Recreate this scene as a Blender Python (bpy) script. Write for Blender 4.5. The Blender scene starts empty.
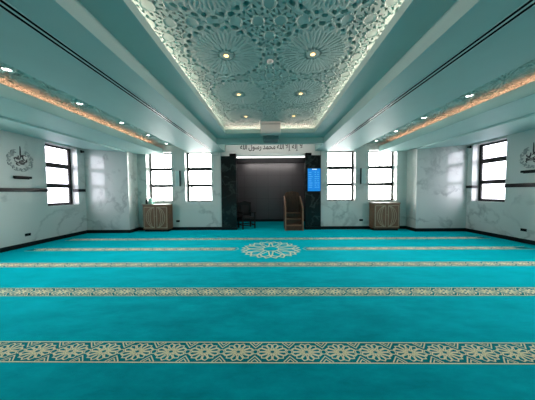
import bpy, math, random
from math import pi, sin, cos, radians, sqrt, atan2
from mathutils import Matrix, Vector
random.seed(7)
SC = bpy.context.scene
COL = SC.collection

# ------------------------------------------------------------------ helpers
class MB:
    """collects polygons and builds ONE mesh object"""
    def __init__(s): s.v=[]; s.f=[]; s.m=[]; s.mi=0; s.sm=[]
    def mat(s,i): s.mi=i; return s
    def add(s,vs,fs,smooth=False):
        b=len(s.v); s.v+=[tuple(p) for p in vs]
        for f in fs:
            s.f.append(tuple(b+i for i in f)); s.m.append(s.mi); s.sm.append(smooth)
    def box(s,x0,x1,y0,y1,z0,z1,bev=0):
        if x0>x1:x0,x1=x1,x0
        if y0>y1:y0,y1=y1,y0
        if z0>z1:z0,z1=z1,z0
        if bev<=0:
            vs=[(x,y,z) for x in (x0,x1) for y in (y0,y1) for z in (z0,z1)]
            s.add(vs,[(0,1,3,2),(4,6,7,5),(0,4,5,1),(2,3,7,6),(0,2,6,4),(1,5,7,3)]); return
        b=min(bev,(x1-x0)*.45,(y1-y0)*.45,(z1-z0)*.45)
        vs=[];idx={}
        for sx in (0,1):
            for sy in (0,1):
                for sz in (0,1):
                    X=(x0,x1)[sx];Y=(y0,y1)[sy];Z=(z0,z1)[sz]
                    ix=b if sx==0 else -b; iy=b if sy==0 else -b; iz=b if sz==0 else -b
                    for a,p in enumerate(((X,Y+iy,Z+iz),(X+ix,Y,Z+iz),(X+ix,Y+iy,Z))):
                        idx[sx,sy,sz,a]=len(vs); vs.append(p)
        fs=[]
        g=lambda x,y,z,a: idx[x,y,z,a]
        fs+=[(g(0,0,0,0),g(0,0,1,0),g(0,1,1,0),g(0,1,0,0)),(g(1,0,0,0),g(1,1,0,0),g(1,1,1,0),g(1,0,1,0))]
        fs+=[(g(0,0,0,1),g(1,0,0,1),g(1,0,1,1),g(0,0,1,1)),(g(0,1,0,1),g(0,1,1,1),g(1,1,1,1),g(1,1,0,1))]
        fs+=[(g(0,0,0,2),g(0,1,0,2),g(1,1,0,2),g(1,0,0,2)),(g(0,0,1,2),g(1,0,1,2),g(1,1,1,2),g(0,1,1,2))]
        for sx in (0,1):
            for sy in (0,1):
                fs.append((g(sx,sy,0,0),g(sx,sy,0,1),g(sx,sy,1,1),g(sx,sy,1,0)))
                fs.append((g(sx,0,sy,0),g(sx,0,sy,2),g(sx,1,sy,2),g(sx,1,sy,0)))
                fs.append((g(0,sx,sy,1),g(0,sx,sy,2),g(1,sx,sy,2),g(1,sx,sy,1)))
                for sz in (0,1): fs.append((g(sx,sy,sz,0),g(sx,sy,sz,1),g(sx,sy,sz,2)))
        s.add(vs,fs)
    def prism(s,poly,ax,a,b):
        """extrude 2-D polygon along axis ax from a to b; other axes keep order"""
        n=len(poly)
        def P(u,w,t): return {0:(t,u,w),1:(u,t,w),2:(u,w,t)}[ax]
        vs=[P(u,w,a) for u,w in poly]+[P(u,w,b) for u,w in poly]
        fs=[tuple(range(n)),tuple(range(2*n-1,n-1,-1))]
        fs+=[(i,n+i,n+(i+1)%n,(i+1)%n) for i in range(n)]
        s.add(vs,fs)
    def lathe(s,prof,c,n=24,axis='z',smooth=True):
        """prof = [(r,h)], around axis through c"""
        vs=[];fs=[]
        def P(r,a,h):
            x,y=r*cos(a),r*sin(a)
            if axis=='z': return (c[0]+x,c[1]+y,c[2]+h)
            if axis=='y': return (c[0]+x,c[1]+h,c[2]+y)
            return (c[0]+h,c[1]+x,c[2]+y)
        for r,h in prof:
            for i in range(n): vs.append(P(r,2*pi*i/n,h))
        for k in range(len(prof)-1):
            for i in range(n):
                fs.append((k*n+i,k*n+(i+1)%n,(k+1)*n+(i+1)%n,(k+1)*n+i))
        s.add(vs,fs,smooth)
        m=len(prof)-1
        s.add(vs[:n],[tuple(range(n))]); s.add(vs[m*n:],[tuple(range(n))])
    def tube(s,pts,r,n=8):
        vs=[];fs=[];pts=[Vector(p) for p in pts]
        for k,p in enumerate(pts):
            d=(pts[min(k+1,len(pts)-1)]-pts[max(k-1,0)]).normalized()
            a=d.orthogonal().normalized(); b=d.cross(a)
            if k: # keep frame steady
                a=(pa-d*pa.dot(d)).normalized(); b=d.cross(a)
            pa=a
            rr=r[k] if isinstance(r,(list,tuple)) else r
            for i in range(n):
                t=2*pi*i/n; vs.append(tuple(p+a*cos(t)*rr+b*sin(t)*rr))
        for k in range(len(pts)-1):
            for i in range(n): fs.append((k*n+i,k*n+(i+1)%n,(k+1)*n+(i+1)%n,(k+1)*n+i))
        s.add(vs,fs,True); s.add(vs[:n],[tuple(range(n))]); s.add(vs[-n:],[tuple(range(n))])
    def build(s,name,mats,parent=None):
        me=bpy.data.meshes.new(name)
        me.from_pydata(s.v,[],s.f); me.update()
        if not isinstance(mats,(list,tuple)): mats=[mats]
        for m in mats: me.materials.append(m)
        me.polygons.foreach_set('material_index',s.m)
        me.polygons.foreach_set('use_smooth',s.sm)
        import bmesh
        bm=bmesh.new(); bm.from_mesh(me); bmesh.ops.recalc_face_normals(bm,faces=bm.faces); bm.to_mesh(me); bm.free()
        o=bpy.data.objects.new(name,me); COL.objects.link(o)
        if parent: o.parent=parent
        return o

def tag(o,label,cat,group=None,kind=None):
    o['label']=label; o['category']=cat
    if group: o['group']=group
    if kind: o['kind']=kind
    return o
def thing(name,label,cat,loc=(0,0,0),rz=0,group=None,kind=None):
    o=bpy.data.objects.new(name,None); COL.objects.link(o)
    o.location=loc; o.rotation_euler=(0,0,rz); o.empty_display_size=.1
    return tag(o,label,cat,group,kind)
def copy_tree(o,parent=None):
    c=o.copy(); COL.objects.link(c)
    if parent: c.parent=parent
    for ch in list(o.children): copy_tree(ch,c)
    return c

# ---------------------------------------------------------------- materials
def new_mat(name):
    m=bpy.data.materials.new(name); m.use_nodes=True
    nt=m.node_tree; b=nt.nodes['Principled BSDF']
    return m,nt,b
def noise_bump(nt,b,scale,strength,dist=.01,detail=4):
    tc=nt.nodes.new('ShaderNodeNewGeometry'); n=nt.nodes.new('ShaderNodeTexNoise')
    n.inputs['Scale'].default_value=scale; n.inputs['Detail'].default_value=detail
    nt.links.new(tc.outputs['Position'],n.inputs['Vector'])
    bp=nt.nodes.new('ShaderNodeBump'); bp.inputs['Strength'].default_value=strength; bp.inputs['Distance'].default_value=dist
    nt.links.new(n.outputs['Fac'],bp.inputs['Height']); nt.links.new(bp.outputs['Normal'],b.inputs['Normal'])
    return n
def plain(name,col,rough=.6,metal=0,spec=.5,var=.06,scale=30):
    """base colour with a slight procedural mottling"""
    m,nt,b=new_mat(name)
    tc=nt.nodes.new('ShaderNodeNewGeometry'); n=nt.nodes.new('ShaderNodeTexNoise'); n.inputs['Scale'].default_value=scale
    nt.links.new(tc.outputs['Position'],n.inputs['Vector'])
    r=nt.nodes.new('ShaderNodeValToRGB')
    r.color_ramp.elements[0].position=.3; r.color_ramp.elements[1].position=.7
    r.color_ramp.elements[0].color=tuple(c*(1-var) for c in col)+(1,)
    r.color_ramp.elements[1].color=tuple(min(1,c*(1+var)) for c in col)+(1,)
    nt.links.new(n.outputs['Fac'],r.inputs['Fac']); nt.links.new(r.outputs['Color'],b.inputs['Base Color'])
    b.inputs['Roughness'].default_value=rough; b.inputs['Metallic'].default_value=metal; b.inputs['Specular IOR Level'].default_value=spec
    return m
def emit(name,col,strength):
    m,nt,b=new_mat(name)
    b.inputs['Base Color'].default_value=(*col,1); b.inputs['Emission Color'].default_value=(*col,1); b.inputs['Emission Strength'].default_value=strength
    return m
def marble(name,base,vein,rough,scale=.55,lo=.0,hi=.05,spec=.5,amt=1.0,cloud=None):
    m,nt,b=new_mat(name); N=nt.nodes; L=nt.links
    g=N.new('ShaderNodeNewGeometry'); mp=N.new('ShaderNodeMapping'); mp.inputs['Rotation'].default_value=(.5,.7,.45)
    L.new(g.outputs['Position'],mp.inputs['Vector'])
    w=N.new('ShaderNodeTexNoise'); w.inputs['Scale'].default_value=scale*1.1; w.inputs['Detail'].default_value=5
    L.new(mp.outputs['Vector'],w.inputs['Vector'])
    mx=N.new('ShaderNodeVectorMath'); mx.operation='MULTIPLY_ADD'; mx.inputs[1].default_value=(1.2,1.2,1.2)
    L.new(w.outputs['Color'],mx.inputs[0]); L.new(mp.outputs['Vector'],mx.inputs[2])
    n=N.new('ShaderNodeTexNoise'); n.inputs['Scale'].default_value=scale; n.inputs['Detail'].default_value=6; n.inputs['Roughness'].default_value=.55
    L.new(mx.outputs['Vector'],n.inputs['Vector'])
    s=N.new('ShaderNodeMath'); s.operation='SUBTRACT'; s.inputs[1].default_value=.5; L.new(n.outputs['Fac'],s.inputs[0])
    a=N.new('ShaderNodeMath'); a.operation='ABSOLUTE'; L.new(s.outputs[0],a.inputs[0])
    r=N.new('ShaderNodeMapRange'); r.inputs['From Min'].default_value=lo; r.inputs['From Max'].default_value=hi
    r.inputs['To Min'].default_value=amt; r.inputs['To Max'].default_value=0; L.new(a.outputs[0],r.inputs['Value'])
    n2=N.new('ShaderNodeTexNoise'); n2.inputs['Scale'].default_value=1.3; n2.inputs['Detail'].default_value=3; L.new(mx.outputs['Vector'],n2.inputs['Vector'])
    r2=N.new('ShaderNodeMapRange'); r2.inputs['From Min'].default_value=.34; r2.inputs['From Max'].default_value=.56; L.new(n2.outputs['Fac'],r2.inputs['Value'])
    mu=N.new('ShaderNodeMath'); mu.operation='MULTIPLY'; L.new(r.outputs[0],mu.inputs[0]); L.new(r2.outputs[0],mu.inputs[1])
    mix=N.new('ShaderNodeMix'); mix.data_type='RGBA'; mix.inputs['A'].default_value=(*base,1); mix.inputs['B'].default_value=(*vein,1)
    L.new(mu.outputs[0],mix.inputs['Factor'])
    c=cloud or tuple(x*.93 for x in base)
    mix2=N.new('ShaderNodeMix'); mix2.data_type='RGBA'; mix2.inputs['A'].default_value=(*c,1)
    n3=N.new('ShaderNodeTexNoise'); n3.inputs['Scale'].default_value=.8; n3.inputs['Detail'].default_value=5; L.new(mp.outputs['Vector'],n3.inputs['Vector'])
    L.new(n3.outputs['Fac'],mix2.inputs['Factor']); L.new(mix.outputs['Result'],mix2.inputs['B'])
    L.new(mix2.outputs['Result'],b.inputs['Base Color'])
    b.inputs['Roughness'].default_value=rough; b.inputs['Specular IOR Level'].default_value=spec
    return m
def wood(name,c1,c2,rough=.45,scale=(3,3,30),spec=.4):
    m,nt,b=new_mat(name); N=nt.nodes; L=nt.links
    g=N.new('ShaderNodeNewGeometry'); mp=N.new('ShaderNodeMapping'); mp.inputs['Scale'].default_value=scale
    L.new(g.outputs['Position'],mp.inputs['Vector'])
    n=N.new('ShaderNodeTexNoise'); n.inputs['Scale'].default_value=2; n.inputs['Detail'].default_value=6; n.inputs['Distortion'].default_value=.6
    L.new(mp.outputs['Vector'],n.inputs['Vector'])
    r=N.new('ShaderNodeValToRGB'); r.color_ramp.elements[0].position=.3; r.color_ramp.elements[1].position=.72
    r.color_ramp.elements[0].color=(*c1,1); r.color_ramp.elements[1].color=(*c2,1)
    L.new(n.outputs['Fac'],r.inputs['Fac']); L.new(r.outputs['Color'],b.inputs['Base Color'])
    b.inputs['Roughness'].default_value=rough; b.inputs['Specular IOR Level'].default_value=spec
    return m
def pane_glass(name,tint):
    m=bpy.data.materials.new(name); m.use_nodes=True; nt=m.node_tree; nt.nodes.clear(); N=nt.nodes; L=nt.links
    t=N.new('ShaderNodeBsdfTransparent'); t.inputs['Color'].default_value=(*tint,1)
    g=N.new('ShaderNodeBsdfGlossy'); g.inputs['Roughness'].default_value=.02
    fr=N.new('ShaderNodeFresnel'); fr.inputs['IOR'].default_value=1.45
    mx=N.new('ShaderNodeMixShader'); o=N.new('ShaderNodeOutputMaterial')
    ge=N.new('ShaderNodeNewGeometry'); iv=N.new('ShaderNodeMath'); iv.operation='SUBTRACT'; iv.inputs[0].default_value=1; L.new(ge.outputs['Backfacing'],iv.inputs[1])
    ml=N.new('ShaderNodeMath'); ml.operation='MULTIPLY'; L.new(fr.outputs[0],ml.inputs[0]); L.new(iv.outputs[0],ml.inputs[1])
    L.new(ml.outputs[0],mx.inputs[0]); L.new(t.outputs[0],mx.inputs[1]); L.new(g.outputs[0],mx.inputs[2]); L.new(mx.outputs[0],o.inputs[0])
    return m
def tile_mat(name,col,joint):
    m,nt,b=new_mat(name); N=nt.nodes; L=nt.links
    g=N.new('ShaderNodeNewGeometry'); sp=N.new('ShaderNodeSeparateXYZ'); cb=N.new('ShaderNodeCombineXYZ')
    L.new(g.outputs['Position'],sp.inputs[0])
    ad=N.new('ShaderNodeMath'); ad.operation='ADD'; L.new(sp.outputs['X'],ad.inputs[0]); L.new(sp.outputs['Y'],ad.inputs[1])
    L.new(ad.outputs[0],cb.inputs['X']); L.new(sp.outputs['Z'],cb.inputs['Y'])
    br=N.new('ShaderNodeTexBrick'); br.offset=0; br.inputs['Scale'].default_value=1
    br.inputs['Brick Width'].default_value=.62; br.inputs['Row Height'].default_value=.6; br.inputs['Mortar Size'].default_value=.006
    br.inputs['Color1'].default_value=(*col,1); br.inputs['Color2'].default_value=(*[c*1.1 for c in col],1); br.inputs['Mortar'].default_value=(*joint,1)
    L.new(cb.outputs[0],br.inputs['Vector']); L.new(br.outputs['Color'],b.inputs['Base Color'])
    b.inputs['Roughness'].default_value=.3; b.inputs['Specular IOR Level'].default_value=.35
    return m
def carpet_mat(name,c1,c2,sheen,scol):
    m,nt,b=new_mat(name); N=nt.nodes; L=nt.links
    g=N.new('ShaderNodeNewGeometry')
    n=N.new('ShaderNodeTexNoise'); n.inputs['Scale'].default_value=2.2; n.inputs['Detail'].default_value=8; n.inputs['Roughness'].default_value=.72
    mp=N.new('ShaderNodeMapping'); mp.inputs['Scale'].default_value=(.6,1.4,1); L.new(g.outputs['Position'],mp.inputs['Vector']); L.new(mp.outputs['Vector'],n.inputs['Vector'])
    r=N.new('ShaderNodeValToRGB'); r.color_ramp.elements[0].position=.36; r.color_ramp.elements[1].position=.64
    r.color_ramp.elements[0].color=(*c1,1); r.color_ramp.elements[1].color=(*c2,1)
    L.new(n.outputs['Fac'],r.inputs['Fac']); L.new(r.outputs['Color'],b.inputs['Base Color'])
    f=N.new('ShaderNodeTexNoise'); f.inputs['Scale'].default_value=220; f.inputs['Detail'].default_value=2; L.new(g.outputs['Position'],f.inputs['Vector'])
    bp=N.new('ShaderNodeBump'); bp.inputs['Strength'].default_value=.35; bp.inputs['Distance'].default_value=.006
    L.new(f.outputs['Fac'],bp.inputs['Height']); L.new(bp.outputs['Normal'],b.inputs['Normal'])
    b.inputs['Roughness'].default_value=.95; b.inputs['Specular IOR Level'].default_value=.02
    b.inputs['Sheen Weight'].default_value=sheen; b.inputs['Sheen Roughness'].default_value=.4; b.inputs['Sheen Tint'].default_value=(*scol,1)
    return m

M={}
M['marble']=marble('white_marble',(.67,.675,.645),(.25,.27,.265),.05,scale=.5,hi=.028,amt=.95,spec=.38)
M['black_marble']=marble('black_marble',(.007,.0075,.008),(.11,.14,.13),.2,scale=1.3,hi=.045,amt=.6,spec=.2,cloud=(.009,.011,.011))
M['paint']=plain('ceiling_paint',(.385,.585,.56),.55,var=.015,scale=4)
M['white_paint']=plain('white_plaster',(.80,.79,.76),.6,var=.02,scale=6)
M['black_stone']=plain('black_stone',(.007,.007,.0075),.3,var=.3,scale=8,spec=.25)
M['carpet']=carpet_mat('turquoise_carpet',(.0,.20,.24),(.0,.335,.40),1.0,(.0,.85,1.0))
M['carpet_gold']=carpet_mat('cream_carpet_yarn',(.80,.75,.50),(.90,.85,.60),.2,(1,.95,.8))
M['carpet_dark']=carpet_mat('deep_teal_yarn',(.0,.17,.20),(.0,.24,.28),.2,(.2,.8,.8))
M['tile']=tile_mat('grey_wall_tile',(.060,.055,.058),(.03,.028,.03))
M['frame']=plain('dark_bronze_frame',(.010,.009,.009),.5,var=.1,spec=.3)
M['glass']=pane_glass('clear_pane',(.95,.96,.96))
M['glass_side']=pane_glass('tinted_pane',(.50,.50,.54))
M['black']=plain('black_plastic',(.008,.008,.008),.6,var=.1,spec=.2)
M['slot']=plain('slot_black',(.004,.004,.004),.9,var=.1,spec=.05)
M['alu']=plain('painted_aluminium',(.55,.70,.69),.3,var=.02,spec=.6)
M['grey']=plain('grey_metal_paint',(.60,.67,.64),.5,var=.03)
M['dgrey']=plain('dark_teal_housing',(.12,.22,.22),.5,var=.04)
M['white_ring']=plain('white_enamel',(.8,.8,.78),.4,var=.02)
M['wood']=wood('dark_walnut',(.062,.026,.013),(.125,.055,.028),.45,(14,3,3))
M['wood_edge']=wood('lighter_walnut',(.24,.12,.07),(.34,.18,.11),.45,(3,14,14))
M['cab']=wood('cabinet_veneer',(.145,.068,.036),(.225,.11,.06),.45,(3,3,22))
M['tan']=wood('tan_inlay',(.36,.28,.19),(.48,.39,.28),.45,(8,8,8))
M['cabtop']=wood('cabinet_top_wood',(.14,.09,.06),(.24,.17,.12),.3,(14,3,3))
M['ebony']=wood('ebony',(.004,.0035,.0035),(.009,.008,.007),.5,(10,10,3),.15)
M['cushion']=plain('black_cushion',(.012,.010,.010),.8,var=.15)
M['mint']=plain('mint_card',(.30,.66,.55),.5,var=.04)
M['bottle']=plain('dark_green_bottle',(.008,.03,.026),.25,var=.1)
M['emblem']=plain('dark_grey_metal',(.30,.325,.315),.45,var=.1)
M['script']=plain('black_script_enamel',(.02,.02,.02),.4,var=.1)
M['screen']=emit('blue_screen',(.003,.19,.60),.5)
M['screen_text']=emit('light_screen_text',(.12,.45,.85),.5)
M['screen_head']=emit('white_screen_text',(.8,.9,1),.8)
M['led_white']=emit('white_led',(1,.98,.94),1.15)
M['led_spot']=emit('cool_spot_lens',(1,.98,.95),5)
M['led_warm']=emit('warm_spot_lens',(1,.66,.25),2.2)

# --------------------------------------------------------------- dimensions
XL,XR=-7.1,7.35
YF,YW,YB=7.79,8.35,-4.0        # block faces, window wall, back wall
YN=10.65                      # alcove back
ZT=3.85                       # underside of slab above
SILL,HEAD=1.16,3.17

def wall_grid(mb,axis,a0,a1,z0,z1,t0,t1,holes):
    """wall slab between t0..t1, holes=[(u0,u1,v0,v1)] along the run"""
    us=sorted({a0,a1,*[h[0] for h in holes],*[h[1] for h in holes]})
    for u0,u1 in zip(us,us[1:]):
        hs=[h for h in holes if h[0]<=u0+1e-6 and h[1]>=u1-1e-6]
        segs=[(z0,z1)]
        if hs: segs=[(z0,hs[0][2]),(hs[0][3],z1)]
        for s0,s1 in segs:
            if axis=='x': mb.box(u0,u1,t0,t1,s0,s1)
            else: mb.box(t0,t1,u0,u1,s0,s1)

# ------------------------------------------------------------------- shell
mb=MB(); mb.box(XL-.3,XR+.3,YB-.3,YN+.3,-.25,-.012)
tag(mb.build('floor',M['black_stone']),'concealed floor slab beneath the wall-to-wall turquoise carpet','floor',kind='structure')

LWIN=[(6.43,7.5),(2.9,4.0)]
RWIN=[(6.53,7.6),(2.9,4.0)]
mb=MB(); wall_grid(mb,'y',YB-.3,YW+.3,-.012,ZT,XL-.3,XL,[(a,b,SILL-.02,HEAD) for a,b in sorted(LWIN)])
tag(mb.build('wall_left',M['marble']),'polished white marble side wall along the left of the hall','wall',kind='structure')
mb=MB(); wall_grid(mb,'y',YB-.3,YW+.3,-.012,ZT,XR,XR+.3,[(a,b,SILL,HEAD) for a,b in sorted(RWIN)])
tag(mb.build('wall_right',M['marble']),'polished white marble side wall along the right of the hall','wall',kind='structure')
FW=[(-5.07,-4.03),(-3.48,-2.40),(2.32,3.44),(3.97,5.09)]
mb=MB()
wall_grid(mb,'x',XL,-2.0,-.012,ZT,YW,YW+.3,[(a,b,SILL,HEAD+.02) for a,b in FW[:2]])
wall_grid(mb,'x',2.045,XR,-.012,ZT,YW,YW+.3,[(a,b,SILL,HEAD+.02) for a,b in FW[2:]])
mb.box(XL,-5.44,YF,YW,-.012,ZT); mb.box(5.49,XR,YF,YW,-.012,ZT)
tag(mb.build('wall_front',M['marble']),'white marble front wall with four windows and two projecting blocks','wall',kind='structure')
mb=MB(); mb.box(XL,XR,YB-.3,YB,-.012,ZT)
tag(mb.build('wall_back',M['marble']),'white marble rear wall behind the viewpoint','wall',kind='structure')
# alcove
mb=MB(); mb.box(-2.3,2.3,YN,YN+.2,-.012,ZT); mb.box(-2.3,-2.1,8.65,YN,-.012,ZT); mb.box(2.1,2.3,8.65,YN,-.012,ZT)
mb.box(-2.1,2.1,8.66,YN,3.02,3.1)
tag(mb.build('wall_niche',M['tile']),'grey tiled back wall of the prayer alcove','wall',kind='structure')
mb=MB(); mb.box(-2.0,2.045,8.45,8.66,3.0,ZT)
tag(mb.build('wall_header',M['white_paint']),'white plaster wall above the alcove opening','wall',kind='structure')
for nm,x0,x1,w in (('column_left',-1.995,-1.375,'left'),('column_right',1.41,2.04,'right')):
    mb=MB(); mb.box(x0,x1,YW-.04,8.66,-.012,3.0,.006)
    tag(mb.build(nm,M['black_marble']),'black veined marble pier %s of the alcove'%w,'pier',kind='structure')
# baseboards
def bb(name,boxes,label):
    mb=MB()
    for b in boxes: mb.box(*b,0,.125,.004)
    tag(mb.build(name,M['black_stone']),label,'baseboard',kind='structure')
t=.018
bb('baseboard_left',[(XL,XL+t,YB,YF)],'black skirting along the left side wall')
bb('baseboard_right',[(XR-t,XR,YB,YF)],'black skirting along the right side wall')
bb('baseboard_front',[(XL,-5.44+t,YF-t,YF),(-5.44,-5.44+t,YF,YW),(-5.44,-2.0,YW-t,YW),(2.045,5.49,YW-t,YW),(5.49-t,5.49,YF,YW),(5.49-t,XR,YF-t,YF),
   (-2.0,-1.36,YW-.04-t,YW-.04),(1.40,2.045,YW-.04-t,YW-.04)],'black skirting along the front wall and its two blocks')
bb('baseboard_niche',[(-2.1,2.1,YN-t,YN)],'black skirting at the foot of the alcove tiles')
# marble band at shoulder height on the side walls
mb=MB()
mb.box(XL,XL+.05,4.0,6.42,1.60,1.705,.004); mb.box(XL,XL+.05,7.5,7.74,1.60,1.705,.004); mb.box(XL-.2,XL+.02,7.47,7.5,1.60,1.705,.004)
tag(mb.build('trim_1',M['black_stone']),'black marble rail on the left wall either side of the window','trim',kind='structure')
mb=MB()
mb.box(XR-.05,XR,4.0,6.52,1.62,1.735,.004); mb.box(XR-.05,XR,7.6,7.77,1.62,1.72,.004); mb.box(XR-.02,XR+.2,7.57,7.6,1.62,1.72,.004)
tag(mb.build('trim_2',M['black_stone']),'black marble rail on the right wall either side of the window','trim',kind='structure')

# ------------------------------------------------------------------ windows
def window(n,axis,u0,u1,plane,sgn,label,gl,fw,bw,bars,z0=SILL,z1=HEAD):
    """axis = run axis; plane = inner face of the frame; sgn = outward direction"""
    root=thing('window_%d'%n,label,'window',(0,0,0),kind='structure')
    f=MB(); g=MB(); d=.06
    def B(mb,a,b,c,e,dd=d,off=0):
        p0,p1=plane+sgn*off,plane+sgn*(off+dd)
        if axis=='x': mb.box(a,b,p0,p1,c,e,.004)
        else: mb.box(p0,p1,a,b,c,e,.004)
    B(f,u0,u0+fw,z0,z1); B(f,u1-fw,u1,z0,z1); B(f,u0+fw,u1-fw,z1-fw*.7,z1); B(f,u0+fw,u1-fw,z0,z0+fw*.9)
    for c,e in bars: B(f,u0+fw,u1-fw,c,e,d+.01,-.008)
    zs=[z0+fw*.9]+[q for b in bars[::-1] for q in b]+[z1-fw*.7]
    for c,e in zip(zs[::2],zs[1::2]): B(g,u0+fw*.8,u1-fw*.8,c-.008,e+.008,.012,.025)
    f.build('window_frame',M['frame'],root); g.build('window_glass',gl,root)
bars=[(2.457,2.593),(1.765,1.893)]
names=['front window above the left cabinet','front window between left sconce and black pier','front window between black pier and right sconce','front window above the right cabinet']
for i,(a,b) in enumerate(FW):
    window(i+1,'x',a,b,YW+.27,1,'bright '+names[i]+', three stacked panes',M['glass'],.05,0,bars,SILL,HEAD+.02)
for k,(a,b) in enumerate(LWIN):
    window(5+k,'y',a,b,XL-.24,-1,['dark framed three-pane window in the left wall beside the emblem','left wall window nearer than the emblem, out of view','left wall window level with the viewpoint'][k],M['glass_side'] if k==0 else M['glass'],.09,0,[(2.42,2.58),(1.74,1.885)],SILL-.02,HEAD)
for k,(a,b) in enumerate(RWIN):
    window(8+k,'y',a,b,XR+.24,1,['dark framed three-pane window in the right wall beside the emblem','right wall window nearer than the emblem, out of view','right wall window level with the viewpoint'][k],M['glass_side'] if k==0 else M['glass'],.09,0,[(2.49,2.65),(1.755,1.90)],SILL,HEAD)

# ------------------------------------------------------------------ ceiling
croot=thing('ceiling','pale teal suspended ceiling with stepped central coffer and two side troughs','ceiling',kind='structure')
CZ=3.17
YC0=-3.0                        # near end of the coffer
mb=MB()
mb.box(XL-.3,XR+.3,YB-.3,YN+.3,ZT,ZT+.12)                     # slab
for s in (-1,1):
    W=abs(XL) if s<0 else XR
    mb.box(s*1.81,s*2.95,YB,YW,CZ,ZT)                          # flat side ceiling
    mb.box(s*2.95,s*3.30,YB,YW,CZ,3.29); mb.box(s*3.27,s*3.30,YB,YW,3.29,3.335)  # added inner lip and pocket, shaped to hide the trough fill lamp
    mb.box(s*4.40,s*5.435,YB,YW,3.125,3.29)                    # outer flat ceiling
    mb.box(s*4.36,s*4.40,YB,YW,3.125,3.335)                    # lip of the side trough
    mb.box(s*4.95,s*5.435,YB,YW,3.29,ZT)
    mb.box(s*5.435,s*5.465,YB,YF,3.16,ZT)                      # shadow gap
    mb.prism([(s*5.465,3.085),(s*W,3.235),(s*W,ZT),(s*5.465,ZT)],1,YB,YF)
    mb.box(s*1.41,s*1.81,YC0,7.0,3.37,3.46)                    # stepped band
    mb.box(s*1.385,s*1.41,YC0,6.46,3.37,3.488)                 # lip
    mb.box(s*1.79,s*1.81,YC0,7.0,3.46,ZT)
mb.box(-1.41,1.41,6.485,7.0,3.37,3.46); mb.box(-1.41,1.41,6.46,6.485,3.37,3.488)
mb.box(-1.81,1.81,7.0,7.12,CZ,ZT)                               # front beam
mb.box(-1.81,1.81,YB,YC0,CZ,ZT)
mb.box(-1.81,1.81,8.44,8.46,3.6,ZT)
mb.build('ceiling_board',M['paint'],croot)

# carved lattice panels: a thick pierced plate evaluated on a fine grid
import numpy as np
def seg(px,py,a,b):
    ax,ay=a; bx,by=b; dx,dy=bx-ax,by-ay
    t=np.clip(((px-ax)*dx+(py-ay)*dy)/(dx*dx+dy*dy),0,1)
    return np.hypot(px-ax-t*dx,py-ay-t*dy)
def pierced(x0,x1,y0,y1,res,cs,R,n,step,hole,relief,depth):
    nx=int((x1-x0)/res)+1; ny=int((y1-y0)/res)+1
    X,Y=np.meshgrid(np.linspace(x0,x1,nx),np.linspace(y0,y1,ny))
    r=np.full(X.shape,1e9); th=np.zeros(X.shape)
    for c in cs:
        d=np.hypot(X-c[0],Y-c[1]); k=d<r
        r=np.where(k,d,r); th=np.where(k,np.arctan2(Y-c[1],X-c[0]),th)
    h=pi/n
    f=np.abs((th%(2*h))-h)                 # 0 = mid petal, h = on a spoke
    U,V=r*np.cos(f),r*np.sin(f)            # folded plane
    P=lambda q,k: (q*R*cos(k*h),q*R*sin(k*h))
    line=np.full(X.shape,1e9)
    for a,b in ((P(.10,1),P(.98,1)),(P(.30,1),P(.52,.18)),(P(.52,.18),P(.80,.30)),(P(.80,.30),P(.98,1)),(P(.52,.18),P(.52,0)),(P(.98,1),P(1.12,0)),(P(.80,.30),P(.92,0))):
        line=np.minimum(line,seg(U,V,a,b))
    Z=np.zeros(X.shape)
    inside=r<R*1.13
    lw=.012
    Z=np.where(inside&(line<lw*1.6),-relief*np.clip((lw*1.6-line)/(lw*.6),0,1),Z)
    rc=np.full(X.shape,1e9)
    for (q,k,s) in ((.22,0,.016),(1.06,.86,.026),(1.01,.0,.024)):
        c=P(q,k); rc=np.minimum(rc,np.hypot(U-c[0],V-c[1])-s*R/.55)
    rc=np.where((r<R*.13),1e9,rc)
    rc=np.where(inside,rc,1e9)
    # outer field: plain discs ringed by small piercings on a triangular lattice
    sy=step*.866
    row=np.round(Y/sy); best=np.full(X.shape,1e9); bx=np.zeros(X.shape); by=np.zeros(X.shape)
    for dr in (-1,0,1):
        rr_=row+dr; off=np.where(rr_%2==0,0.,step/2); cxx=np.round((X-off)/step)*step+off; cyy=rr_*sy
        d=np.hypot(X-cxx,Y-cyy); k=d<best
        best=np.where(k,d,best); bx=np.where(k,cxx,bx); by=np.where(k,cyy,by)
    a=np.arctan2(Y-by,X-bx); m=9; g=(a%(2*pi/m))-pi/m
    rh=step*.40; ox=best*np.cos(g)-rh; oy=best*np.sin(g)
    tri=np.maximum(np.abs(oy)*1.5+ox*.55,-ox)-hole
    g2=((a+pi/m)%(2*pi/m))-pi/m
    ox2=best*np.cos(g2)-step*.53; oy2=best*np.sin(g2)
    tri2=np.hypot(ox2,oy2)-hole*.45
    out=r>R*1.16
    rc=np.where(out,np.minimum(tri,tri2),rc)
    Z=np.where(out&(np.abs(best-step*.29)<.008),-relief,Z)
    Z=np.where(rc<0,depth,Z)
    return X,Y,Z
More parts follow.
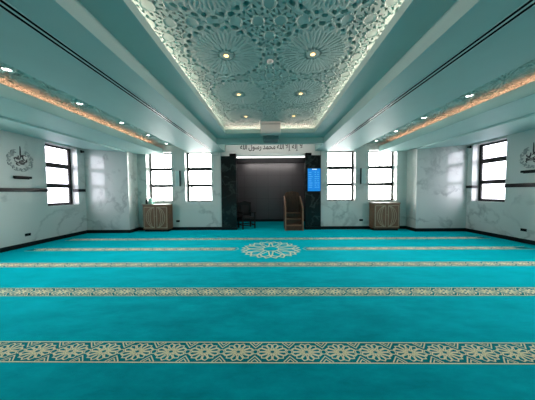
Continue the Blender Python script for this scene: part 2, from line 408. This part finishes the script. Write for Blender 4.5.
def lattice_object(name,x0,x1,y0,y1,z,args,parent,back):
    X,Y,Z=pierced(x0,x1,y0,y1,*args); ny,nx=X.shape
    co=np.stack([X,Y,Z+z],-1).reshape(-1,3)
    i=np.arange(nx*ny).reshape(ny,nx)
    q=np.stack([i[:-1,:-1],i[1:,:-1],i[1:,1:],i[:-1,1:]],-1).reshape(-1,4)
    bx0,bx1,by0,by1=back
    n0=len(co); ex=np.array([(x,y,zz) for x in (bx0,bx1) for y in (by0,by1) for zz in (z+.075,z+.095)]); co=np.vstack([co,ex])
    ef=[(n0+a_,n0+b_,n0+c_,n0+d_) for a_,b_,c_,d_ in ((0,1,3,2),(4,6,7,5),(0,4,5,1),(2,3,7,6),(0,2,6,4),(1,5,7,3))]
    n1=len(co); ex=np.array([(bx0,by0,z),(bx1,by0,z),(bx1,y0,z),(bx0,y0,z)]); co=np.vstack([co,ex])
    faces=q.tolist()+ef+[(n1,n1+3,n1+2,n1+1)]
    me=bpy.data.meshes.new(name); me.from_pydata(co.tolist(),[],faces); me.update(); me.materials.append(M['paint'])
    o=bpy.data.objects.new(name,me); COL.objects.link(o); o.parent=parent
    return o
PZ=3.655
RY=[3.24-1.265,3.24,4.50,5.79]
bigs=[(sx*.666,y) for sx in (-1,1) for y in [.72]+RY]
lattice_object('coffer_lattice',-1.79,1.79,.6,7.0,PZ,(.012,bigs,.54,16,.275,.0165,.009,.05),croot,(-1.79,1.79,YC0,7.0))
TZ=3.50
LY=[3.24,4.47,5.72,6.96,8.18]; RYY=[4.37,5.62,6.84,8.08]
for s,ys in ((-1,LY),(1,RYY)):
    cs=[(s*4.14,y+.615) for y in [ys[0]-2.46,ys[0]-1.23]+ys]
    lattice_object('trough_lattice',min(s*2.95,s*4.95),max(s*2.95,s*4.95),1.6,YW,TZ,(.0125,cs,.44,12,.22,.0155,.022,.05),croot,(min(s*2.95,s*4.95),max(s*2.95,s*4.95),YB,YW))

# --------------------------------------------------------- slot diffusers
for s,w in ((-1,'left'),(1,'right')):
    x=s*2.285
    t_=thing('slot_diffuser','long twin black slot air diffuser along the %s ceiling flat'%w,'air vent',(x,0,CZ),group=None)
    a=MB(); a.box(-.062,-.05,-3.8,7.6,-.006,0); a.box(-.012,.012,-3.8,7.6,-.006,0); a.box(.05,.062,-3.8,7.6,-.006,0)
    a.build('frame',M['alu'],t_)
    a=MB(); a.box(-.05,-.012,-3.8,7.6,-.003,-.0005); a.box(.012,.05,-3.8,7.6,-.003,-.0005)
    a.build('slot',M['slot'],t_)

# -------------------------------------------------------------- downlights
def downlight(label,loc,r,lens,group):
    o=thing('downlight',label,'ceiling light',loc,group=group)
    a=MB(); a.lathe([(r*.72,-.002),(r*.80,-.010),(r,-.006),(r,.0)],(0,0,0),20); a.build('trim_ring',M['white_ring'] if lens is M['led_spot'] else M['tan'],o)
    a=MB(); a.lathe([(r*.70,-.012),(r*.55,-.016),(.004,-.018)],(0,0,0),16); a.build('lens',lens,o)
    return o
rown=['largest','middle','smallest and farthest']
for sx,w in ((-1,'left'),(1,'right')):
    for i,y in enumerate(RY[1:]):
        downlight('warm coffer downlight, %s of the three in the %s row'%(rown[i],w),(sx*.666,y,PZ),.052,M['led_warm'],'warm downlights in the coffer')
ordn=['nearest and biggest','second from nearest','third from nearest','fourth from nearest','fifth from nearest, by the windows']
for i,y in enumerate(LY):
    downlight('white downlight in the left carved trough, %s'%ordn[i],(-4.125,y,TZ),.07,M['led_spot'],'white downlights in the left trough')
for i,y in enumerate(RYY):
    downlight('white downlight in the right carved trough, %s'%(ordn[i] if i<3 else 'fourth, by the windows'),(4.125,y,TZ),.07,M['led_spot'],'white downlights in the right trough')
o=thing('smoke_detector','small pale smoke detector centred between the two nearest warm downlights','smoke detector',(.01,3.40,PZ))
a=MB(); a.lathe([(.055,0),(.055,-.012),(.048,-.02)],(0,0,0),20); a.build('base',M['white_ring'],o)
a=MB(); a.lathe([(.038,-.02),(.034,-.034),(.012,-.04)],(0,0,0),20); a.build('sensor_cap',M['grey'],o)

# projector box at the front of the coffer
o=thing('projector_housing','grey box hung from the ceiling at the front end of the coffer','projector',(.02,6.40,0))
a=MB(); a.box(-.305,.305,-.20,.045,3.285,3.655,.012); a.build('case',M['grey'],o)
a=MB(); a.box(-.30,.30,-.205,-.198,3.56,3.575); a.build('panel_joint',M['dgrey'],o)
a=MB(); a.box(-.24,.25,.06,.50,3.18,3.37,.015); a.box(-.12,.12,.0,.2,3.25,3.30); a.build('projector_body',M['dgrey'],o)

# ------------------------------------------------------------ light strips, text
import bmesh
def text_words(name,words,mat,parent,x0,zb,w,h,gap,depth=.008,y=-.031):
    """each word (left to right) becomes a raised mesh of its own; the line is scaled to w x h"""
    ms=[]
    for wd in words:
        c=bpy.data.curves.new('word_text','FONT'); c.body=wd; c.size=1; c.resolution_u=3; c.offset=.018
        tmp=bpy.data.objects.new('word_tmp',c); COL.objects.link(tmp)
        dg=bpy.context.evaluated_depsgraph_get(); dg.update()
        me=bpy.data.meshes.new_from_object(tmp.evaluated_get(dg)); me.name=name
        bpy.data.objects.remove(tmp); bpy.data.curves.remove(c)
        xs=[v.co.x for v in me.vertices]; ms.append((me,min(xs),max(xs)))
    ys=[v.co.y for me,_,_ in ms for v in me.vertices]; lo,hi=min(ys),max(ys)
    tot=sum(b-a for _,a,b in ms)+gap*(len(ms)-1); k=w/tot; cur=0
    for me,a,b in ms:
        for v in me.vertices: v.co=((v.co.x-a+cur)*k,0,(v.co.y-lo)/(hi-lo)*h)
        cur+=b-a+gap
        bm=bmesh.new(); bm.from_mesh(me)
        r=bmesh.ops.extrude_face_region(bm,geom=bm.faces[:])
        for g in r['geom']:
            if isinstance(g,bmesh.types.BMVert): g.co.y-=depth
        bmesh.ops.recalc_face_normals(bm,faces=bm.faces); bm.to_mesh(me); bm.free()
        me.materials.clear(); me.materials.append(mat)
        o=bpy.data.objects.new(name,me); COL.objects.link(o); o.location=(x0,y,zb); o.parent=parent
WORDS=[["\uFEFB"],["\uFE87","\uFEDF","\uFEEA"],["\uFE87","\uFEFB"],["\uFE8D","\uFEDF","\uFEE0","\uFEEA"],
       ["\uFEE3","\uFEA4","\uFEE4","\uFEAA"],["\uFEAD","\uFEB3","\uFEEE","\uFEDD"],["\uFE8D","\uFEDF","\uFEE0","\uFEEA"]]
cp=thing('calligraphy_sign','white panel with a line of black Arabic calligraphy above the alcove','calligraphy panel',(0,8.446,3.19))
a=MB(); a.box(-1.80,1.83,-.03,0,0,.40,.004); a.build('panel',M['white_paint'],cp)
text_words('lettering',[''.join(reversed(w_)) for w_ in reversed(WORDS)],M['script'],cp,-1.22,-.005,2.54,.32,.26)
o=thing('light_ledge','pale ledge with a long glowing white tube over the alcove','light fitting',(0,8.446,3.0))
a=MB(); a.box(-1.335,1.335,-.12,0,.02,.17,.006); a.box(-1.32,1.32,-.14,-.12,.13,.17,.004); a.build('ledge',M['white_paint'],o)
a=MB(); a.box(-1.37,1.405,-.11,0,-.02,.02,.003); a.build('channel',M['grey'],o)
a=MB(); a.box(-1.37,1.405,-.10,-.02,-.075,-.02,.008); a.build('tube',M['led_white'],o)
for x0,x1,w in ((-1.64,-1.385,'left'),(1.42,1.66,'right')):
    o=thing('wall_speaker','small black speaker on top of the %s black marble pier'%w,'speaker',((x0+x1)/2,8.28,2.985))
    h=(x1-x0)/2
    a=MB(); a.box(-h,h,0,.16,.016,.11,.006); a.build('case',M['black'],o)
    a=MB(); a.box(-h+.02,h-.02,-.006,0,.03,.096); a.build('grille',M['slot'],o)

# -------------------------------------------------------------- wall sconces
for x,zc,w in ((-3.755,2.115,'left'),(3.72,2.15,'right')):
    o=thing('wall_sconce','slim upright wall light between the two %s front windows'%w,'wall light',(x,YW,zc))
    a=MB(); a.box(-.075,.075,-.05,0,-.30,.30,.006); a.build('body',M['alu'],o)
    for k in (-1,1):
        a=MB(); a.box(k*.075,k*.10,-.09,0,-.315,.315,.004); a.build('side_fin',M['frame'] if k*x<0 else M['grey'],o)
# outlets
def outlet(label,loc,rz):
    o=thing('wall_outlet',label,'outlet',loc,rz)
    a=MB(); a.box(-.075,.075,-.010,0,-.04,.04,.004); a.build('plate',M['black'],o)
    for k in (-1,1):
        a=MB(); a.lathe([(.022,-.0105),(.022,-.013),(.016,-.013)],(k*.036,0,0),14,'y'); a.build('socket',M['slot'],o)
outlet('black twin outlet low on the left side wall',(XL,5.85,.35),pi/2)
outlet('black twin outlet low on the right side wall',(XR,6.02,.38),-pi/2)
outlet('black twin outlet low on the front wall beside the left cabinet',(-3.81,YW,.37),0)
outlet('black twin outlet low on the front wall beside the right cabinet',(3.68,YW,.37),0)
# security cameras
for x,y,z,s,w in ((XL,7.66,3.13,1,'left'),(XR,7.68,3.15,-1,'right')):
    o=thing('security_camera','small dark security camera high in the %s corner'%w,'security camera',(x,y,z),0)
    a=MB(); a.lathe([(.035,0),(.035,.02*s)],(0,0,0),14,'x'); a.build('mount_plate',M['black'],o)
    a=MB(); a.tube([(0.02*s,0,0),(.07*s,0,-.01),(.09*s,-.03,-.03)],.012); a.build('arm',M['black'],o)
    a=MB(); a.tube([(.07*s,.03,-.02),(.12*s,-.12,-.06)],.035,12); a.build('camera_body',M['black'],o)
    a=MB(); a.tube([(.12*s,-.12,-.06),(.122*s,-.126,-.0615)],.026,12); a.build('camera_lens',M['slot'],o)

def pol(c,r,a): return (c[0]+r*cos(a),c[1]+r*sin(a))
# --------------------------------------------------------------- wall emblems
def ribbon(mb,pts,ws,d):
    """calligraphic stroke in the local XZ plane, thickness d towards -y"""
    n=len(pts); A=[];B=[]
    for i,p in enumerate(pts):
        q0=pts[max(i-1,0)]; q1=pts[min(i+1,n-1)]
        dx,dz=q1[0]-q0[0],q1[1]-q0[1]; l=sqrt(dx*dx+dz*dz) or 1
        w=ws[i]/2; A.append((p[0]-dz/l*w,p[1]+dx/l*w)); B.append((p[0]+dz/l*w,p[1]-dx/l*w))
    vs=[];
    for y in (0,-d):
        for (a0,a1),(b0,b1) in zip(A,B): vs+=[(a0,y,a1),(b0,y,b1)]
    fs=[];m=2*n
    for i in range(n-1):
        fs+=[(2*i,2*i+1,2*i+3,2*i+2),(m+2*i,m+2*i+2,m+2*i+3,m+2*i+1),(2*i,2*i+2,m+2*i+2,m+2*i),(2*i+1,m+2*i+1,m+2*i+3,2*i+3)]
    fs+=[(0,m,m+1,1),(2*n-2,2*n-1,m+2*n-1,m+2*n-2)]
    mb.add(vs,fs)
def swash(a0,a1,r0,r1,w,n=10,bow=0):
    pts=[];ws=[]
    for i in range(n):
        t=i/(n-1); a=a0+(a1-a0)*t; r=r0+(r1-r0)*t+bow*sin(pi*t)
        pts.append((r*cos(a),r*sin(a))); ws.append(w*(.25+.9*sin(pi*(.1+.85*t))))
    return pts,ws
def emblem(label,loc,rz,seed):
    o=thing('calligraphy_emblem',label,'wall emblem',loc,rz)
    rnd=random.Random(seed)
    a=MB()
    for k in range(15):                       # ring of script
        c=pi/2+.35+(2*pi-.7)*(k+.5)/15
        a0=c-.19; a1=c+.17
        p,w=swash(a0,a1,.30,.27,.026,9,-.035 if k%2 else .02); ribbon(a,p,w,.012)
        p,w=swash(c-.06,c+.08,.22,.315,.022,7); ribbon(a,p,w,.014)
        p,w=swash(c+.1,c-.12,.235,.225,.020,7,.02); ribbon(a,p,w,.010)
        for j in range(2):
            q=pol((0,0),.25+.04*rnd.random(),c+.12*(rnd.random()-.5)); ribbon(a,[(q[0]-.008,q[1]),(q[0]+.008,q[1]+.006)],[.016,.016],.012)
    p,w=swash(2.15,2.6,.32,.19,.03,10,.03); ribbon(a,p,w,.015)
    p,w=swash(2.7,2.2,.24,.26,.03,10,-.03); ribbon(a,p,w,.015)
    a.build('script_ring',M['emblem'],o)
    a=MB()
    ribbon(a,[(0,.40),(.004,.30),(.0,.18),(.01,.10),(-.02,.06)],[.008,.02,.024,.026,.01],.014)
    for k in range(9):
        x=(rnd.random()-.5)*.22; z=(rnd.random()-.5)*.24; q=rnd.random()*3
        pts=[];ws=[]
        for i in range(10):
            tt=i/9; an=q+3.6*tt
            pts.append((x+.055*cos(an)*(1.2-.5*tt),z+.04*sin(an))); ws.append(.022*(.4+sin(pi*tt)*.8))
        ribbon(a,pts,ws,.012+.0006*k)
    ribbon(a,[(-.14,-.02),(-.06,-.075),(.05,-.08),(.13,-.03),(.15,.05)],[.01,.026,.032,.024,.01],.016)
    ribbon(a,[(.06,.14),(.05,.07),(.085,.03)],[.01,.022,.012],.018)
    ribbon(a,[(-.05,.13),(-.06,.05),(-.1,.03)],[.01,.022,.012],.018)
    a.build('script_centre',M['script'],o)
emblem('round dark calligraphy emblem on the left marble wall',(XL,5.77,2.49),pi/2,3)
emblem('round dark calligraphy emblem on the right marble wall, cut by the photo edge',(XR,5.87,2.46),-pi/2,5)
def wshelf(label,loc,rz,w):
    o=thing('wall_shelf',label,'shelf',loc,rz)
    a=MB(); a.box(-w/2,w/2,-.075,0,0,.065,.006); a.build('board',M['black'],o)
    a=MB(); a.box(-w/2+.02,w/2-.02,-.012,0,-.02,0); a.build('bracket',M['black'],o)
wshelf('short black shelf under the emblem on the left wall',(XL,5.775,1.98),pi/2,.40)
wshelf('short black shelf under the emblem on the right wall',(XR,5.88,2.035),-pi/2,.44)

# ---------------------------------------------------------------- blue screen
o=thing('wall_screen','upright bright blue timetable screen on the right black marble pier','screen',(1.755,YW-.04,1.56))
a=MB(); a.box(-.275,.275,-.05,0,-.02,.93,.006); a.build('frame',M['black'],o)
a=MB(); a.box(-.255,.255,-.054,-.05,0,.905); r=random.Random(4); a.mat(1)
for k in range(8):
    z=.74-k*.085
    a.box(-.22,-.22+.10+.06*r.random(),-.0552,-.0541,z,z+.022); a.box(.02,.02+.05+.05*r.random(),-.0552,-.0541,z,z+.022); a.box(.13,.13+.05+.03*r.random(),-.0552,-.0541,z+.002,z+.024)
a.box(-.10,.10,-.0552,-.0541,.80,.805); a.mat(2)
for x in (-.07,-.02,.03,.075): a.box(x,x+.034,-.0552,-.0541,.855,.885)
a.build('display',[M['screen'],M['screen_text'],M['screen_head']],o)

# ------------------------------------------------------------------- minbar
o=thing('minbar','dark wooden stepped pulpit standing by the right black marble pier','pulpit',(.935,8.06,.003))
W2=.36
prof=[(.0,0),(.0,.84),(.05,.90),(.80,1.30),(.90,1.32),(.90,0)]
for s in (-1,1):
    a=MB(); a.prism([(y,z) for y,z in prof],0,s*W2,s*(W2-.04)); sp=a.build('side_panel',M['wood'],o)
    a=MB(); a.box(s*(W2+.006),s*(W2-.046),-.012,.03,0,.86,.005)
    a.prism([(-.012,.84),(.045,.905),(.80,1.305),(.92,1.325),(.92,1.36),(.79,1.345),(.03,.94),(-.012,.90)],0,s*(W2+.008),s*(W2-.048)); a.build('handrail',M['wood_edge'],sp)
for y0,z0,z1 in ((.02,0,.215),(.28,0,.43),(.56,0,.655)):
    a=MB(); a.box(-W2+.04,W2-.04,y0,.88,z0 if y0<.1 else z1-.225,z1-.03); st=a.build('step',M['wood'],o)
    a=MB(); a.box(-W2+.04,W2-.04,y0-.022,.88,z1-.03,z1,.004); a.build('tread',M['wood_edge'],st)
a=MB(); a.box(-W2+.04,W2-.04,.84,.90,.66,1.46,.006)
for k in range(7): a.box(-.27+k*.09-.018,-.27+k*.09+.018,.828,.84,.70,1.42,.003)
a.prism([(-.32,1.44),(.32,1.44),(.26,1.52),(0,1.57),(-.26,1.52)],1,.835,.905); a.build('backrest',M['wood'],o)
# ----------------------------------------------------------------- armchair
o=thing('armchair','black high-backed armchair in the dark left corner of the alcove','chair',(-1.02,8.72,.003),radians(28))
for x,y,h in ((-.27,-.25,.66),(.27,-.25,.66),(-.27,.25,1.10),(.27,.25,1.10)):
    a=MB(); a.box(x-.025,x+.025,y-.025,y+.025,0,h,.006); a.build('leg',M['ebony'],o)
a=MB(); a.box(-.29,.29,-.27,.27,.36,.43,.01); a.build('seat',M['ebony'],o)
a=MB(); a.box(-.25,.25,-.25,.22,.43,.50,.025); a.build('seat_cushion',M['cushion'],o)
a=MB(); a.box(-.25,.25,.23,.27,.52,1.04,.012); a.prism([(-.27,1.03),(.27,1.03),(.22,1.10),(.0,1.16),(-.22,1.10)],1,.225,.275); a.build('backrest',M['ebony'],o)
a=MB(); a.box(-.18,.18,.20,.23,.60,.98,.02); a.build('back_cushion',M['cushion'],o)
for s in (-1,1):
    a=MB(); a.box(s*.235,s*.305,-.29,.26,.65,.695,.012); a.build('armrest',M['ebony'],o)
a=MB(); a.box(-.25,.25,-.262,-.238,.14,.18,.004); a.box(-.25,.25,.238,.262,.14,.18,.004); a.box(-.282,-.258,-.24,.24,.14,.18,.004); a.box(.258,.282,-.24,.24,.14,.18,.004); a.build('stretcher',M['ebony'],o)

# ------------------------------------------------------------------ cabinets
def cabinet(label,loc):
    o=thing('cabinet',label,'cabinet',loc)
    w,d,h=.505,.37,1.09
    a=MB(); a.box(-w+.04,w-.04,.05,d-.02,0,.09); a.build('plinth',M['black'],o)
    a=MB(); a.box(-w,w,.02,d,.09,h-.045,.004); a.build('body',M['cab'],o)
    a=MB(); a.box(-w-.012,w+.012,-.012,d+.005,h-.045,h,.006); a.build('top',M['cabtop'],o)
    for s in (-1,1):
        x0,x1=(-w+.012,-.004) if s<0 else (.004,w-.012)
        a=MB(); a.box(x0,x1,0,.02,.105,h-.06,.003); dr=a.build('door',M['cab'],o)
        m=MB(); y0,y1=-.008,0; i0,i1,j0,j1=x0+.035,x1-.035,.15,h-.105; q=.022
        m.box(i0,i1,y0,y1,j0,j0+q); m.box(i0,i1,y0,y1,j1-q,j1); m.box(i0,i0+q,y0,y1,j0+q,j1-q); m.box(i1-q,i1,y0,y1,j0+q,j1-q)
        zc=(j0+j1)/2; H=(j1-j0)/2-q
        xin=i1-q if s<0 else i0+q          # edge at the cabinet's centre
        for rx in (.32,.235,.15):
            n=20; pts=[];
            for k in range(n+1):
                t_=-pi/2+pi*k/n
                pts.append((xin+s*rx*cos(t_)*.95,zc+H*sin(t_)))
            ribbon(m,pts,[.017]*(n+1),.007)
        m.build('inlay',M['tan'],dr)
        m=MB(); kx=x1-.02 if s<0 else x0+.02
        m.lathe([(.011,0),(.006,-.012),(.012,-.022),(.004,-.028)],(kx,0,.62),12,'y'); m.build('knob',M['tan'],dr)
    return o
cabinet('brown carved two-door cabinet under the far left front window',(-4.52,7.96,.003))
cabinet('brown carved two-door cabinet under the far right front window',(4.50,7.96,.003))
o=thing('tissue_box','mint green box standing on the left cabinet','box',(-4.83,8.20,1.093))
a=MB(); a.box(-.075,.075,-.06,.06,0,.21,.008); a.build('carton',M['mint'],o)
a=MB(); a.prism([(-.04,.21),(.04,.21),(.055,.25),(.01,.235),(-.03,.265)],1,-.012,.012); a.build('tissue',M['white_ring'],o)
o=thing('bottle','small dark bottle beside the mint green box on the left cabinet','bottle',(-4.975,8.16,1.093))
a=MB(); a.lathe([(.04,0),(.042,.01),(.042,.14),(.03,.17),(.014,.18),(.014,.20)],(0,0,0),18); a.build('body',M['bottle'],o)
a=MB(); a.lathe([(.018,.20),(.018,.235),(.008,.24)],(0,0,0),14); a.build('cap',M['black'],o)

# -------------------------------------------------------------------- carpet
c=MB(); c.mat(0)
c.box(XL,XR,YB,YF,-.012,0); c.box(-5.44,5.49,YF,YW-.045,-.012,0); c.box(-1.372,1.407,YW-.045,8.66,-.012,0); c.box(-2.1,2.1,8.66,YN,-.012,0)
class Pat:
    def __init__(s,mb): s.mb=mb; s.k=0
    def z(s): s.k+=1; return .0012+(s.k%9)*.00015
    def strip(s,a,b,w):
        dx,dy=b[0]-a[0],b[1]-a[1]; l=sqrt(dx*dx+dy*dy) or 1; nx,ny=-dy/l*w/2,dx/l*w/2; ex,ey=dx/l*w*.3,dy/l*w*.3; z=s.z()
        s.mb.add([(a[0]+nx-ex,a[1]+ny-ey,z),(b[0]+nx+ex,b[1]+ny+ey,z),(b[0]-nx+ex,b[1]-ny+ey,z),(a[0]-nx-ex,a[1]-ny-ey,z)],[(0,3,2,1)])
    def path(s,p,w,close=False):
        q=list(p)+([p[0]] if close else [])
        for a,b in zip(q,q[1:]): s.strip(a,b,w)
P=Pat(c)
def ell(cx,cy,kx,ky,r,a): return (cx+kx*r*cos(a),cy+ky*r*sin(a))
def medallion(cx,cy,kx,ky,w,n=12):
    E=lambda r,a: ell(cx,cy,kx,ky,r,a)
    for k in range(n):
        a=2*pi*k/n+pi/n; h=pi/n
        P.path([E(.30,a),E(.55,a-h*.72),E(.86,a-h*.80),E(1.0,a),E(.86,a+h*.80),E(.55,a+h*.72)],w,True)
        P.strip(E(.55,a+h*.72),E(.72,a+h),w*.8)
        P.strip(E(.16,a),E(.30,a),w)
    P.path([E(.30,2*pi*k/n) for k in range(n)],w,True)
BANDS=[(1.79,2.04),(2.985,3.235),(4.18,4.43),(5.375,5.625),(6.57,6.82)]
def band(y0,y1,xa,xb,xs=None):
    c.mat(2); c.add([(xa,y0,.0008),(xb,y0,.0008),(xb,y1,.0008),(xa,y1,.0008)],[(0,1,2,3)]); c.mat(1)
    P.strip((xa,y0),(xb,y0),.011); P.strip((xa,y1),(xb,y1),.011)
    yc=(y0+y1)/2; d=.328
    k0=math.ceil((xa+.14)/d); k1=math.floor((xb-.14)/d)
    for x in (xs or [k*d+.008 for k in range(k0,k1+1)]):
        medallion(x,yc,.142,.105,.0105)
        xm=x+d/2
        if xa+.05<xm<xb-.05:
            P.path([ell(xm,yc,.026,.026,1,2*pi*i/10) for i in range(10)],.009,True)
            for s in (-1,1):
                P.path([(xm-.06,yc+s*.115),(xm,yc+s*.05),(xm+.06,yc+s*.115)],.010)
                P.path([(xm-.03,yc+s*.115),(xm,yc+s*.085),(xm+.03,yc+s*.115)],.009)
                P.path([(xm-.05,yc+s*.05),(xm-.02,yc+s*.028)],.009); P.path([(xm+.05,yc+s*.05),(xm+.02,yc+s*.028)],.009)
for i,(y0,y1) in enumerate(BANDS):
    if i==3:
        for s,xe in ((-1,XL+.45),(1,XR-.45)):
            xa,xb=sorted((s*.95,xe)); band(y0,y1,xa,xb,[s*(1.10+.328*k) for k in range(17)])
            yc=(y0+y1)/2
            P.path([(s*.95,y0),(s*.90,yc-.05),(s*.87,yc),(s*.90,yc+.05),(s*.95,y1)],.012)
    else: band(y0,y1,XL+.35,XR-.35)
# large central medallion
cx,cy=0,5.5; E=lambda r,a:(cx+r*cos(a),cy+r*sin(a)); n=12; w=.036
for k in range(n):
    a=2*pi*k/n+pi/n; h=pi/n
    P.path([E(.22,a),E(.40,a-h*.55),E(.56,a-h*.80),E(.64,a-h*.45),E(.68,a),E(.64,a+h*.45),E(.56,a+h*.80),E(.40,a+h*.55)],w,True)
    P.path([E(.56,a+h*.80),E(.68,a+h),E(.56,a+h*1.2)],w)
    P.path([E(.68,a),E(.79,a+h*.45),E(.68,a+h)],w); P.path([E(.68,a),E(.79,a-h*.45),E(.68,a-h)],w)
P.path([E(.22,2*pi*k/n) for k in range(n)],w*.8,True)
tag(c.build('prayer_carpet',[M['carpet'],M['carpet_gold'],M['carpet_dark']]),'wall-to-wall turquoise prayer carpet with cream medallion rows','carpet')

# -------------------------------------------------------------------- lights
def area(name,loc,rot,sx,sy,power,col):
    l=bpy.data.lights.new(name,'AREA'); l.shape='RECTANGLE'; l.size=sx; l.size_y=sy; l.energy=power; l.color=col
    o=bpy.data.objects.new(name,l); COL.objects.link(o); o.location=loc; o.rotation_euler=rot
    return o
COVE=(1,.56,.47)
for s in (-1,1):
    area('cove_led',(s*1.74,1.8,3.53),(0,s*(pi/2+.12),0),.04,9.2,36,COVE)
    area('trough_led_and_fill',(s*4.60,2.2,3.31),(pi,s*.30,0),.03,11.5,25,(1,.31,.18))
    area('trough_led_and_fill',(s*3.0,2.2,3.38),(0,-s*(pi/2+.12),0),.04,11.5,14,(1,.80,.68))  # added fill lamp on the inner side, brightens the trough lattice
area('cove_led',(0,6.92,3.53),(-(pi/2+.12),0,0),2.9,.04,10,COVE)
area('pocket_led',(0,7.2,3.7),(radians(72),0,0),3.2,.06,9,(1,.84,.79))
area('alcove_led',(0,9.7,2.99),(radians(42),0,0),2.8,.05,18,(1,.93,.90))
# daylight sampling helpers at the real window openings
def portal(loc,rot,sx,sy):
    o=area('window_daylight',loc,rot,sx,sy,1,(1,1,1)); o.data.cycles.is_portal=True
for a,b in FW: portal(((a+b)/2,YW+.38,(SILL+HEAD)/2),(-pi/2,0,0),b-a,HEAD-SILL)
for a,b in LWIN: portal((XL-.34,(a+b)/2,(SILL+HEAD)/2),(0,-pi/2,0),HEAD-SILL,b-a)
for a,b in RWIN: portal((XR+.34,(a+b)/2,(SILL+HEAD)/2),(0,pi/2,0),HEAD-SILL,b-a)

w=bpy.data.worlds.new('overcast_sky'); SC.world=w; w.use_nodes=True; nt=w.node_tree
bg=nt.nodes['Background']
tc=nt.nodes.new('ShaderNodeTexCoord'); sp=nt.nodes.new('ShaderNodeSeparateXYZ'); nt.links.new(tc.outputs['Generated'],sp.inputs[0])
rp=nt.nodes.new('ShaderNodeValToRGB'); mr=nt.nodes.new('ShaderNodeMapRange'); mr.inputs['From Min'].default_value=-1
nt.links.new(sp.outputs['Z'],mr.inputs['Value']); nt.links.new(mr.outputs[0],rp.inputs['Fac'])
e=rp.color_ramp.elements; e[0].position=.44; e[0].color=(.30,.297,.29,1); e[1].position=.52; e[1].color=(1,.985,.955,1)
nt.links.new(rp.outputs['Color'],bg.inputs['Color']); bg.inputs['Strength'].default_value=24.0

# -------------------------------------------------------------------- camera
FPX=205.; yaw,pitch,roll=radians(.82),radians(2.24),radians(-.45)
fw=Vector((-sin(yaw)*cos(pitch),cos(yaw)*cos(pitch),-sin(pitch)))
r0=Vector((cos(yaw),sin(yaw),0)); u0=r0.cross(fw)
rr=r0*cos(roll)+u0*sin(roll); uu=rr.cross(fw)
cam=bpy.data.cameras.new('camera'); co=bpy.data.objects.new('camera',cam); COL.objects.link(co)
cam.sensor_width=36; cam.lens=FPX*36/535; cam.clip_start=.05; cam.clip_end=200
m4=Matrix((rr,uu,-fw)).transposed().to_4x4(); m4.translation=(0,0,1.54); co.matrix_world=m4
SC.camera=co
SC.view_settings.view_transform='Standard'; SC.view_settings.look='None'; SC.view_settings.gamma=1; SC.view_settings.use_curve_mapping=False
SC.view_settings.exposure=0.58
SC.cycles.max_bounces=10; SC.cycles.diffuse_bounces=7; SC.cycles.glossy_bounces=4; SC.cycles.transparent_max_bounces=8
SC.cycles.use_denoising=True; SC.cycles.sample_clamp_indirect=6
SC.cycles.caustics_reflective=False; SC.cycles.caustics_refractive=False
